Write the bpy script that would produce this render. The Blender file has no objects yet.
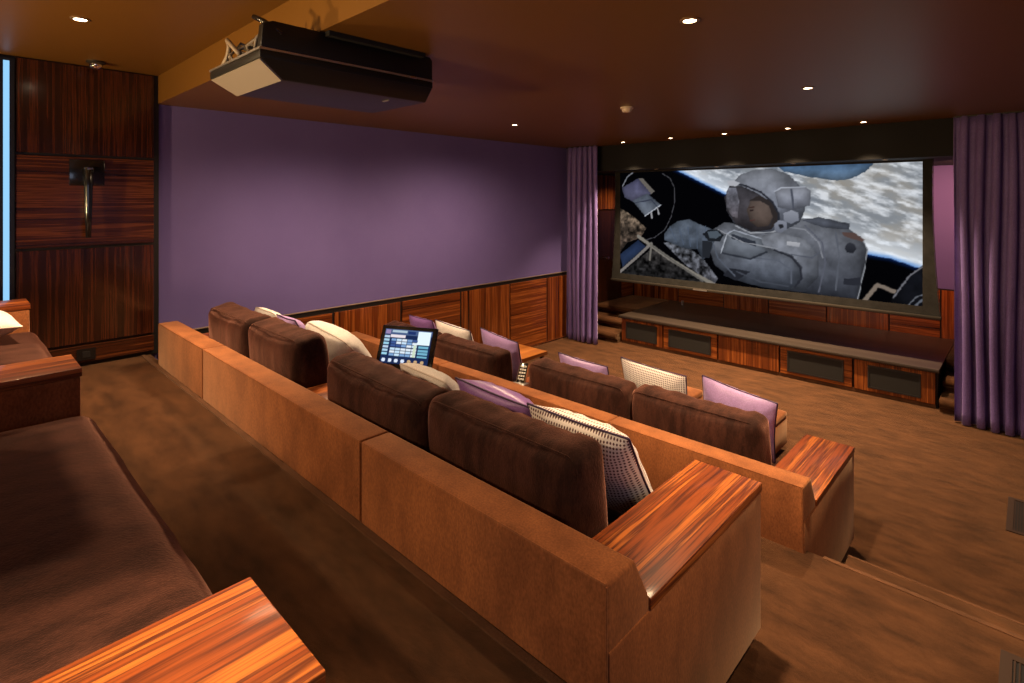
import bpy, bmesh, math, random
import numpy as np
from mathutils import Vector, Matrix, Euler, noise as mnoise

S = bpy.context.scene
COL = S.collection
PI = math.pi
random.seed(7)

# ------------------------------------------------------------------ helpers
WLOC = {}

def tag(o, label=None, cat=None, group=None, kind=None):
    if label: o['label'] = label
    if cat: o['category'] = cat
    if group: o['group'] = group
    if kind: o['kind'] = kind
    return o

def thing(name, loc, label, cat, group=None):
    o = bpy.data.objects.new(name, None)
    COL.objects.link(o)
    o.location = loc
    o.empty_display_size = .1
    WLOC[o.name] = Vector(loc)
    return tag(o, label, cat, group)

def obj(name, bm, mat, parent=None, origin=None, smooth=False, label=None):
    """bm is in room coordinates; the mesh gets its own origin (the parent's place, or the given one)."""
    me = bpy.data.meshes.new(name)
    base = WLOC[parent.name] if parent is not None else Vector((0, 0, 0))
    org = Vector(origin) if origin is not None else base
    bmesh.ops.translate(bm, verts=bm.verts, vec=-org)
    bmesh.ops.recalc_face_normals(bm, faces=bm.faces)
    bm.to_mesh(me); bm.free()
    if smooth:
        for p in me.polygons: p.use_smooth = True
        if smooth != 'all':
            me.set_sharp_from_angle(angle=math.radians(38))
    if mat is not None: me.materials.append(mat)
    o = bpy.data.objects.new(name, me)
    COL.objects.link(o)
    if parent is not None:
        o.parent = parent
    o.location = org - base
    WLOC[o.name] = org
    if label: o['label'] = label
    return o

def structure(name, bm, mat, label=None, smooth=False):
    o = obj(name, bm, mat, smooth=smooth)
    o['kind'] = 'structure'
    if label: o['label'] = label
    return o

def box(bm, x0, x1, y0, y1, z0, z1, bev=0.0, seg=2):
    r = bmesh.ops.create_cube(bm, size=1.0)
    vs = r['verts']
    for v in vs:
        v.co = Vector(((x0 + x1) / 2 + v.co.x * (x1 - x0), (y0 + y1) / 2 + v.co.y * (y1 - y0), (z0 + z1) / 2 + v.co.z * (z1 - z0)))
    if bev:
        es = list({e for v in vs for e in v.link_edges})
        bmesh.ops.bevel(bm, geom=es, offset=bev, segments=seg, profile=.5, affect='EDGES')
    return vs

def bx(*a, **k):
    bm = bmesh.new(); box(bm, *a, **k); return bm

def prism_x(bm, prof, x0, x1, bev=0.0, seg=3):
    """extrude a (y, z) outline from x0 to x1"""
    a = [bm.verts.new((x0, y, z)) for y, z in prof]
    b = [bm.verts.new((x1, y, z)) for y, z in prof]
    n = len(prof)
    fs = [bm.faces.new(a), bm.faces.new(b[::-1])]
    for i in range(n):
        fs.append(bm.faces.new((a[i], b[i], b[(i + 1) % n], a[(i + 1) % n])))
    if bev:
        es = list({e for f in fs for e in f.edges})
        bmesh.ops.bevel(bm, geom=es, offset=bev, segments=seg, profile=.5, affect='EDGES')

def prism_z(bm, prof, z0, z1):
    a = [bm.verts.new((x, y, z0)) for x, y in prof]
    b = [bm.verts.new((x, y, z1)) for x, y in prof]
    n = len(prof)
    bm.faces.new(a); bm.faces.new(b[::-1])
    for i in range(n):
        bm.faces.new((a[i], b[i], b[(i + 1) % n], a[(i + 1) % n]))

def tube(bm, pts, r, n=8, caps=True, radii=None):
    pts = [Vector(p) for p in pts]
    rings = []
    up = Vector((0, 0, 1))
    for i, p in enumerate(pts):
        t = (pts[min(i + 1, len(pts) - 1)] - pts[max(i - 1, 0)]).normalized()
        ref = up if abs(t.dot(up)) < .95 else Vector((1, 0, 0))
        u = t.cross(ref).normalized(); w = t.cross(u).normalized()
        rr = radii[i] if radii else r
        rings.append([bm.verts.new(p + (u * math.cos(2 * PI * k / n) + w * math.sin(2 * PI * k / n)) * rr) for k in range(n)])
    for a, b in zip(rings, rings[1:]):
        for k in range(n):
            bm.faces.new((a[k], a[(k + 1) % n], b[(k + 1) % n], b[k]))
    if caps:
        bm.faces.new(rings[0][::-1]); bm.faces.new(rings[-1])

def closed_tube(bm, pts, r, n=6):
    pts = [Vector(p) for p in pts]; m = len(pts); rings = []
    for i, p in enumerate(pts):
        t = (pts[(i + 1) % m] - pts[i - 1]).normalized()
        ref = Vector((0, 1, 0)) if abs(t.y) < .9 else Vector((1, 0, 0))
        u = t.cross(ref).normalized(); w = t.cross(u).normalized()
        rings.append([bm.verts.new(p + (u * math.cos(2 * PI * k / n) + w * math.sin(2 * PI * k / n)) * r) for k in range(n)])
    for i in range(m):
        a, b = rings[i], rings[(i + 1) % m]
        for k in range(n):
            bm.faces.new((a[k], a[(k + 1) % n], b[(k + 1) % n], b[k]))

def lathe(bm, prof, cx, cy, n=24, cz=0.0):
    """prof: (radius, z) pairs from one end to the other, spun round a vertical axis"""
    rings = []
    for r, z in prof:
        if r < 1e-6: rings.append([bm.verts.new((cx, cy, cz + z))])
        else: rings.append([bm.verts.new((cx + r * math.cos(2 * PI * k / n), cy + r * math.sin(2 * PI * k / n), cz + z)) for k in range(n)])
    for a, b in zip(rings, rings[1:]):
        for k in range(n):
            k2 = (k + 1) % n
            q = [a[k % len(a)], a[k2 % len(a)], b[k2 % len(b)], b[k % len(b)]]
            q = list(dict.fromkeys(q))
            if len(q) > 2: bm.faces.new(q)

# ------------------------------------------------------------------ materials
def lin(r, g, b):
    f = lambda c: (c / 255 / 12.92) if c / 255 <= .04045 else ((c / 255 + .055) / 1.055) ** 2.4
    return (f(r), f(g), f(b), 1)

def new_mat(name):
    m = bpy.data.materials.new(name); m.use_nodes = True
    nt = m.node_tree; b = nt.nodes['Principled BSDF']
    return m, nt, b

def plain(name, col, rough=.5, metal=0, spec=.5, coat=0):
    m, nt, b = new_mat(name)
    b.inputs['Base Color'].default_value = col
    b.inputs['Roughness'].default_value = rough
    b.inputs['Metallic'].default_value = metal
    b.inputs['Specular IOR Level'].default_value = spec
    b.inputs['Coat Weight'].default_value = coat
    return m

def nd(nt, t, **k):
    n = nt.nodes.new(t)
    for a, v in k.items():
        if a in n.inputs: n.inputs[a].default_value = v
        else: setattr(n, a, v)
    return n

def coords(nt, scale=(1, 1, 1), rot=(0, 0, 0), loc=(0, 0, 0)):
    tc = nd(nt, 'ShaderNodeTexCoord'); mp = nd(nt, 'ShaderNodeMapping')
    mp.inputs['Scale'].default_value = scale
    mp.inputs['Rotation'].default_value = rot
    mp.inputs['Location'].default_value = loc
    nt.links.new(tc.outputs['Object'], mp.inputs['Vector'])
    return mp.outputs['Vector']

def ramp(nt, fac, stops):
    r = nd(nt, 'ShaderNodeValToRGB')
    e = r.color_ramp.elements
    while len(e) > 1: e.remove(e[-1])
    e[0].position, e[0].color = stops[0]
    for p, c in stops[1:]:
        x = e.new(p); x.color = c
    nt.links.new(fac, r.inputs['Fac'])
    return r.outputs['Color']

def mixc(nt, a, b, fac, mode='MIX'):
    m = nd(nt, 'ShaderNodeMix'); m.data_type = 'RGBA'; m.blend_type = mode
    for sock, v in ((m.inputs[0], fac), (m.inputs[6], a), (m.inputs[7], b)):
        if hasattr(v, 'is_output'): nt.links.new(v, sock)
        else: sock.default_value = v
    return m.outputs[2]

def bump(nt, b, h, strength, dist=.01):
    n = nd(nt, 'ShaderNodeBump'); n.inputs['Strength'].default_value = strength; n.inputs['Distance'].default_value = dist
    nt.links.new(h, n.inputs['Height']); nt.links.new(n.outputs['Normal'], b.inputs['Normal'])

def wood(name, axis, dark, mid, light, rough=.2, freq=14.0, coat=.4, seed=0.0, spec=.5, stretch=.018, wob=0.0, crough=.12, pos=(.30, .42, .50, .55, .62, .70)):
    """figured rosewood: long streaks along one axis (0, 1 or 2)"""
    m, nt, b = new_mat(name)
    sc = [freq] * 3; sc[axis] = freq * stretch
    v = coords(nt, sc, loc=(seed, seed * 1.7, seed * .6))
    n1 = nd(nt, 'ShaderNodeTexNoise', Scale=1.0, Detail=5.0, Roughness=.62, Distortion=wob); nt.links.new(v, n1.inputs['Vector'])
    sc2 = [freq * 4.5] * 3; sc2[axis] = freq * .06
    v2 = coords(nt, sc2, loc=(seed + 3, seed, 1))
    n2 = nd(nt, 'ShaderNodeTexNoise', Scale=1.0, Detail=4.0, Roughness=.6); nt.links.new(v2, n2.inputs['Vector'])
    mx = nd(nt, 'ShaderNodeMath', operation='MULTIPLY_ADD'); mx.inputs[1].default_value = .38
    nt.links.new(n2.outputs['Fac'], mx.inputs[0]); nt.links.new(n1.outputs['Fac'], mx.inputs[2])
    sh = nd(nt, 'ShaderNodeMath', operation='SUBTRACT'); sh.inputs[1].default_value = .19
    nt.links.new(mx.outputs[0], sh.inputs[0])
    c = ramp(nt, sh.outputs[0], [(pos[0], dark), (pos[1], mid), (pos[2], dark if pos[0] > .3 else mid), (pos[3], light), (pos[4], mid), (pos[5], light)])
    nt.links.new(c, b.inputs['Base Color'])
    b.inputs['Roughness'].default_value = rough
    b.inputs['Coat Weight'].default_value = coat; b.inputs['Coat Roughness'].default_value = crough
    b.inputs['Specular IOR Level'].default_value = spec
    bump(nt, b, n2.outputs['Fac'], .06, .002)
    return m

def fabric(name, c1, c2, scale=3.0, fine=180.0, rough=.9, sheen=0.0, sheen_col=(1, 1, 1, 1), bstr=.25, stretch=(1, 1, 1), spec=.2, contrast=(.38, .62), bd=.006):
    m, nt, b = new_mat(name)
    v = coords(nt, stretch)
    n1 = nd(nt, 'ShaderNodeTexNoise', Scale=scale, Detail=6.0, Roughness=.65); nt.links.new(v, n1.inputs['Vector'])
    n2 = nd(nt, 'ShaderNodeTexNoise', Scale=fine, Detail=2.0, Roughness=.6); nt.links.new(v, n2.inputs['Vector'])
    c = ramp(nt, n1.outputs['Fac'], [(contrast[0], c1), (contrast[1], c2)])
    g = ramp(nt, n2.outputs['Fac'], [(.3, (.72, .72, .72, 1)), (.7, (1.15, 1.15, 1.15, 1))])
    c = mixc(nt, c, g, 1.0, 'MULTIPLY')
    nt.links.new(c, b.inputs['Base Color'])
    b.inputs['Roughness'].default_value = rough
    b.inputs['Specular IOR Level'].default_value = spec
    b.inputs['Sheen Weight'].default_value = sheen
    b.inputs['Sheen Tint'].default_value = sheen_col
    b.inputs['Sheen Roughness'].default_value = .4
    bump(nt, b, n2.outputs['Fac'], bstr, bd)
    return m

def emission(name, col, strength):
    m, nt, b = new_mat(name)
    b.inputs['Base Color'].default_value = (.02, .02, .02, 1)
    b.inputs['Emission Color'].default_value = col
    b.inputs['Emission Strength'].default_value = strength
    return m

M = {}
DK, MD, LT = (.014, .0036, .002, 1), (.14, .032, .007, 1), (.34, .095, .018, 1)
M['top_y'] = wood('rosewood along room', 1, (.075, .017, .006, 1), (.25, .055, .010, 1), (.46, .130, .022, 1), .42, 12, .16, 2.0, .3, .028, .25, .12, (.36, .44, .495, .555, .60, .69))
M['table_wood'] = wood('pale orange wood', 1, (.22, .065, .012, 1), (.42, .14, .024, 1), (.60, .22, .045, 1), .35, 9, .2, 7.0, .3, .03)
M['wain_v'] = wood('rosewood upright', 2, DK, MD, LT, .25, 17, .3, 4.0)
M['wain_h'] = wood('rosewood level', 1, DK, MD, LT, .25, 17, .3, 6.0)
M['wain_hx'] = wood('rosewood level across', 0, DK, MD, LT, .25, 17, .3, 8.0)
M['dark_v'] = wood('dark upright ebony', 2, (.006, .0025, .002, 1), (.026, .0075, .004, 1), (.085, .021, .008, 1), .17, 24, .5, 1.0)
M['dark_h'] = wood('dark level ebony', 1, (.010, .0035, .002, 1), (.05, .013, .005, 1), (.17, .048, .014, 1), .2, 24, .4, 5.0)
M['black_gap'] = plain('black shadow gap', (.006, .005, .005, 1), .5)
M['carpet'] = fabric('brown carpet', (.028, .0115, .0052, 1), (.115, .047, .019, 1), 4.0, 230, .95, .3, (1, .62, .35, 1), .5, (1, 2.6, 1), .1, (.30, .74))
M['suede'] = fabric('tan suede', (.215, .070, .022, 1), (.34, .115, .036, 1), 5.0, 150, .85, .3, (1, .65, .4, 1), .05, (1, 1, .5), .2)
M['velvet'] = fabric('brown velvet', (.020, .0068, .0044, 1), (.060, .0215, .0135, 1), 6.0, 110, .85, .45, (.9, .42, .30, 1), .4, (2.4, 1, .7), .12, (.40, .62))
M['wall'] = fabric('purple wall cloth', (.150, .115, .335, 1), (.164, .127, .36, 1), 1.2, 500, .8, 0, (1, 1, 1, 1), .03, (1, 1, 1), .2)
M['ceiling'] = plain('brown satin ceiling', (.165, .074, .0125, 1), .42, 0, .3)
M['wall_brown'] = plain('brown painted wall', (.12, .045, .018, 1), .5)
M['soffit'] = plain('black soffit', (.003, .0026, .0024, 1), .8)
M['curtain'] = fabric('plum curtain', (.155, .102, .32, 1), (.22, .150, .43, 1), 3, 220, .6, .35, (.85, .72, 1, 1), .06, (1, 1, .3), .35)
M['satin'] = fabric('lilac satin', (.42, .27, .56, 1), (.50, .33, .64, 1), 4, 200, .34, .2, (1, .9, 1, 1), .03, (1, 1, 1), .5)
M['satin_deep'] = fabric('deep purple satin', (.25, .12, .37, 1), (.30, .15, .43, 1), 4, 200, .32, .2, (1, .9, 1, 1), .03, (1, 1, 1), .5)
M['linen'] = fabric('white linen', (.76, .70, .66, 1), (.84, .78, .74, 1), 6, 260, .85, .15, (1, 1, 1, 1), .12)
M['pipe'] = plain('dark purple piping', (.035, .012, .05, 1), .6)
M['pipe_white'] = plain('cream piping', (.6, .5, .44, 1), .7)
M['stage_top'] = wood('dark stage ebony', 0, (.026, .019, .0145, 1), (.042, .031, .024, 1), (.062, .046, .036, 1), .35, 7, .1, 3.0)
M['mesh'] = plain('black speaker cloth', (.010, .009, .008, 1), .75)
M['black'] = plain('black gloss', (.008, .008, .009, 1), .18, 0, .5, .3)
M['black_matt'] = plain('black matt', (.012, .011, .011, 1), .5)
M['proj'] = plain('black projector shell', (.009, .008, .007, 1), .42, 0, .35, .0)
M['silver'] = plain('brushed silver', (.55, .53, .5, 1), .3, .9)
M['chrome'] = plain('chrome', (.7, .68, .65, 1), .12, 1)
M['vent_white'] = plain('warm white panel', (.30, .26, .225, 1), .5)
M['cable'] = plain('grey cable', (.16, .13, .11, 1), .5)
M['cable_pale'] = plain('pale grey cable', (.26, .20, .15, 1), .5)
M['masking'] = fabric('dark olive masking', (.018, .0175, .016, 1), (.028, .027, .025, 1), 8, 200, .8, 0, (1, 1, 1, 1), .1)
M['bronze'] = plain('bronze bar', (.055, .046, .036, 1), .45, .6)
M['lamp'] = emission('lit lamp face', (1, .80, .55, 1), 26)
M['lamp_small'] = emission('small lit lamp face', (1, .82, .6, 1), 4)
M['trim_ring'] = plain('brushed trim ring', (.35, .24, .14, 1), .35, .6)
M['plastic'] = plain('cream plastic', (.72, .60, .46, 1), .45)
M['daylight'] = emission('daylit pane', (.27, .60, .92, 1), 1.1)
M['frame'] = plain('dark window frame', (.010, .012, .020, 1), .3)
M['rail'] = plain('bronze edge strip', (.35, .26, .18, 1), .35, .5)
M['grille'] = plain('brown metal grille', (.04, .020, .011, 1), .5, .2)
M['nose'] = fabric('pale carpet edge', (.085, .036, .015, 1), (.13, .055, .024, 1), 5, 200, .9, .2, (1, .8, .6, 1), .3)  # paler than the carpet, for edge strips

def houndstooth():
    m, nt, b = new_mat('houndstooth cloth')
    v = coords(nt, (1, 1, 1))
    sx = nd(nt, 'ShaderNodeSeparateXYZ'); nt.links.new(v, sx.inputs[0])
    def wave(sock, f):
        a = nd(nt, 'ShaderNodeMath', operation='MULTIPLY'); a.inputs[1].default_value = f; nt.links.new(sock, a.inputs[0])
        s = nd(nt, 'ShaderNodeMath', operation='SINE'); nt.links.new(a.outputs[0], s.inputs[0]); return s.outputs[0]
    f = 2 * PI / .0135
    ad = nd(nt, 'ShaderNodeMath', operation='ADD'); nt.links.new(wave(sx.outputs[0], f), ad.inputs[0]); nt.links.new(wave(sx.outputs[2], f), ad.inputs[1])
    c = ramp(nt, ad.outputs[0], [(.0, (.78, .72, .68, 1)), (.40, (.78, .72, .68, 1)), (.85, (.14, .06, .06, 1)), (1, (.10, .04, .045, 1))])
    nt.links.new(c, b.inputs['Base Color'])
    b.inputs['Roughness'].default_value = .85; b.inputs['Sheen Weight'].default_value = .15
    return m
M['hound'] = houndstooth()

# ------------------------------------------------------------------ the room
RX, RYB, RYF = 6.15, -2.3, 8.85          # right wall, wall behind the seats, screen wall
ZC, ZR, ZS = 3.01, 3.245, 2.63           # main ceiling, raised rear ceiling, soffit over the stage
T2, T3 = .445, .89                       # middle and upper seating tiers
E2, E3 = 2.98, 1.20                      # front edges of the tiers

bm = bmesh.new(); box(bm, -.1, RX + .1, E2 - .05, RYF + .1, -.12, 0); structure('floor', bm, M['carpet'], 'brown carpeted floor in front of the stage')
bm = bmesh.new(); box(bm, -.1, RX + .1, E3 - .05, E2, -.12, T2, .006, 1); structure('floor_middle_tier', bm, M['carpet'], 'brown carpeted middle seating tier')
bm = bmesh.new(); box(bm, -.1, RX + .1, RYB - .1, E3, -.12, T3, .006, 1); structure('floor_upper_tier', bm, M['carpet'], 'brown carpeted upper seating tier')
# half steps in the aisle
t = thing('aisle_step', (5.4, E2 + .24, 0), 'low carpeted half step between front floor and middle tier', 'step', 'carpeted half steps in the aisle')
obj('tread', bx(4.66, RX, E2, E2 + .49, 0, .222, bev=.012), M['carpet'], t, smooth=True)
obj('nosing', bx(4.66, RX, E2 + .478, E2 + .497, .196, .2245, bev=.006), M['nose'], t)
t = thing('aisle_step', (5.4, E3 + .25, T2), 'carpeted half step by the end of the middle sofa below the upper tier', 'step', 'carpeted half steps in the aisle')
obj('tread', bx(4.70, RX, E3, E3 + .51, T2, .668, bev=.02), M['carpet'], t, smooth=True)
obj('nosing', bx(4.70, RX, E3 + .495, E3 + .517, .64, .67, bev=.007), M['nose'], t)
# paler edge strips of the tiers
structure('trim_1', bx(4.66, RX, E2 - .02, E2 + .006, T2 - .012, T2 + .004, bev=.003), M['nose'])
structure('trim_2', bx(.02, 4.6, 1.128, 1.158, T3 - .004, T3 + .006, bev=.003), M['nose'])

structure('wall_left', bx(-.15, 0, RYB - .1, RYF + .1, -.1, 3.34), M['wall'], 'plain purple wall along the side of the room')
structure('wall_right', bx(RX, RX + .15, RYB - .1, RYF + .1, -.1, 3.34), M['wall'])
structure('wall_front', bx(-.1, RX + .1, RYF, RYF + .15, -.1, 3.34), M['wall'], 'purple wall behind the screen')
structure('wall_rear', bx(-.1, RX + .1, RYB - .15, RYB, -.1, 3.34), M['wall_brown'])
structure('ceiling', bx(-.1, RX + .1, E3 + .05, 6.98, ZC, 3.34), M['ceiling'], 'brown ceiling over the front seats')
structure('ceiling_rear', bx(-.1, RX + .1, RYB - .1, E3 + .05, ZR, 3.34), M['ceiling'], 'raised brown ceiling over the back row')
structure('ceiling_soffit', bx(0.0, RX, 6.95, RYF, ZS, 3.34), M['soffit'], 'lowered black soffit above the screen')

# wainscot on the purple wall: boards of alternating grain with dark joints
structure('trim_3', bx(0, .018, 1.26, RYF, 0, 1.045), M['black_gap'])
seams = [(1.28, 2.02, 0), (2.04, 2.90, 1), (2.93, 3.73, 0) , (3.75, 4.66, 1), (4.69, 5.52, 0), (5.54, 6.40, 1)]
def wall_y(px_y): return px_y
Y_SEAM = [1.28, 2.10, 2.855, 3.715, 4.64, 5.56, 6.375, 7.15]
for i in range(len(Y_SEAM) - 1):
    up = i in (2, 4, 6, 0)
    z0 = T3 if Y_SEAM[i] < E3 else (T2 if Y_SEAM[i] < E2 - .3 else 0)
    structure('trim_%d' % (10 + i), bx(0, .034, Y_SEAM[i] + .014, Y_SEAM[i + 1] - .014, z0, .990, bev=.003, seg=1), M['wain_v'] if up else M['wain_h'])
structure('trim_4', bx(0, .030, 1.26, 7.2, 1.037, 1.046, bev=.002, seg=1), M['rail'])
structure('baseboard_left', bx(0, .040, 2.98, 7.6, 0, .03, bev=.004, seg=1), M['dark_h'])

# dark panelling beside the back row
structure('trim_5', bx(0, .03, -1.2, 1.255, T3, ZR), M['black_gap'])
for k, (z0, z1, mt) in enumerate(((2.545, 3.235, 'dark_v'), (1.835, 2.525, 'dark_h'), (1.075, 1.815, 'dark_v'), (.925, 1.055, 'dark_h'))):
    structure('trim_%d' % (20 + k), bx(0, .052, .352, 1.215, z0, z1, bev=.003, seg=1), M[mt])
structure('trim_24', bx(0, .052, -1.2, .25, T3, ZR, bev=.003, seg=1), M['dark_v'])
# narrow daylit window slit
w = structure('window_1', bx(.03, .06, .255, .345, 1.40, 3.22), M['frame'], 'tall narrow slit of pale blue daylight beside the dark panels')
obj('pane', bx(.058, .064, .285, .318, 1.415, 3.2), M['daylight'], w)

# panelling around the stage
structure('trim_6', bx(0, .02, 7.2, RYF, 0, ZS), M['black_gap'])
for k, (y0, y1, z0, z1, mt) in enumerate(((7.21, 7.70, .0, 1.37, 'wain_v'), (7.21, 7.70, 1.39, 2.61, 'wain_v'), (8.46, 8.84, .43, 1.37, 'wain_h'), (8.46, 8.84, 1.39, 2.61, 'wain_v'))):
    structure('trim_%d' % (30 + k), bx(0, .04, y0, y1, z0, z1, bev=.003, seg=1), M[mt])
d = structure('door_1', bx(0, .045, 7.72, 8.44, .43, 2.0, bev=.004, seg=1), M['dark_v'], 'dark wood door with a small silver knob behind the far curtain')
bm = bmesh.new(); tube(bm, [(.04, 7.93, 1.18), (.075, 7.93, 1.18), (.085, 7.93, 1.18), (.11, 7.93, 1.18)], .02, 12, True, [.012, .012, .028, .024]); obj('door_knob', bm, M['chrome'], d, smooth=True)
structure('trim_34', bx(0, .04, 7.72, 8.44, 2.02, 2.61, bev=.003, seg=1), M['wain_v'])
structure('trim_7', bx(0, RX, RYF - .02, RYF, .40, 1.05), M['black_gap'])
XS = [.05, .95, 1.75, 2.45, 3.25, 4.0, 4.55, 5.3, RX]
for k in range(len(XS) - 1):
    structure('trim_%d' % (40 + k), bx(XS[k] + .008, XS[k + 1] - .008, RYF - .04, RYF, .42, 1.035, bev=.003, seg=1), M['wain_hx'] if k % 2 else M['wain_v'])

# ------------------------------------------------------------------ stage
st = thing('stage', (2.75, 8.0, 0), 'low wooden stage with a dark top and black speaker grilles below the screen', 'stage')
obj('body', bx(.84, 4.68, 7.20, RYF - .05, 0, .385), M['black_gap'], st)
obj('stage_top', bx(.82, 4.70, 7.13, RYF - .045, .385, .425, bev=.008), M['stage_top'], st, smooth=True, label='dark brown stage top')
PX = [.845, 1.545, 2.35, 3.13, 3.92, 4.675]
for i in range(5):
    a, b = PX[i] + .01, PX[i + 1] - .01
    horiz = i in (1, 3)
    p = obj('front_panel', bx(a, b, 7.165, 7.20, .045, .378, bev=.003, seg=1), M['wain_hx'] if horiz else M['wain_v'], st)
    if i != 2:
        m0, m1 = a + (.10 if i < 4 else .15), b - (.10 if i < 4 else .14)
        bm = bmesh.new(); zz = (.105, .320)
        box(bm, m0 - .018, m1 + .018, 7.152, 7.167, zz[0] - .018, zz[0]); box(bm, m0 - .018, m1 + .018, 7.152, 7.167, zz[1], zz[1] + .018)
        box(bm, m0 - .018, m0, 7.152, 7.167, zz[0], zz[1]); box(bm, m1, m1 + .018, 7.152, 7.167, zz[0], zz[1])
        obj('grille_frame', bm, M['black_matt'], p)
        obj('speaker_grille', bx(m0, m1, 7.156, 7.167, zz[0], zz[1]), M['mesh'], p)
obj('plinth', bx(.85, 4.665, 7.18, 7.20, 0, .043), M['nose'], st)
obj('floor_socket', bx(.56 + .6, .60 + .6, 8.5, 8.53, .425, .50, bev=.004), M['silver'], st)

# steps at both ends of the stage
def stage_steps(x0, x1, label):
    t = thing('stage_steps', ((x0 + x1) / 2, 7.5, 0), label, 'steps', 'carpeted steps beside the stage')
    for k, (y, z) in enumerate(((7.06, .14), (7.36, .285), (7.66, .425))):
        prof = [(8.80, 0 if k == 0 else z - .14), (8.80, z)]
        for q in range(9):                       # rounded nose
            a = PI / 2 + PI * q / 8
            prof.append((y + .03 + .042 * math.cos(a) * .9, z - .042 + .042 * math.sin(a)))
        prof += [(y + .05, z - .10), (y + .05, 0 if k == 0 else z - .14)]
        bm = bmesh.new(); prism_x(bm, prof, x0, x1)
        obj('step', bm, M['carpet'], t, smooth=True)
    return t
stage_steps(.05, .815, 'rounded carpeted steps between the far curtain and the stage end')
stage_steps(4.705, 5.6, 'rounded carpeted steps half hidden by the near curtain')

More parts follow.
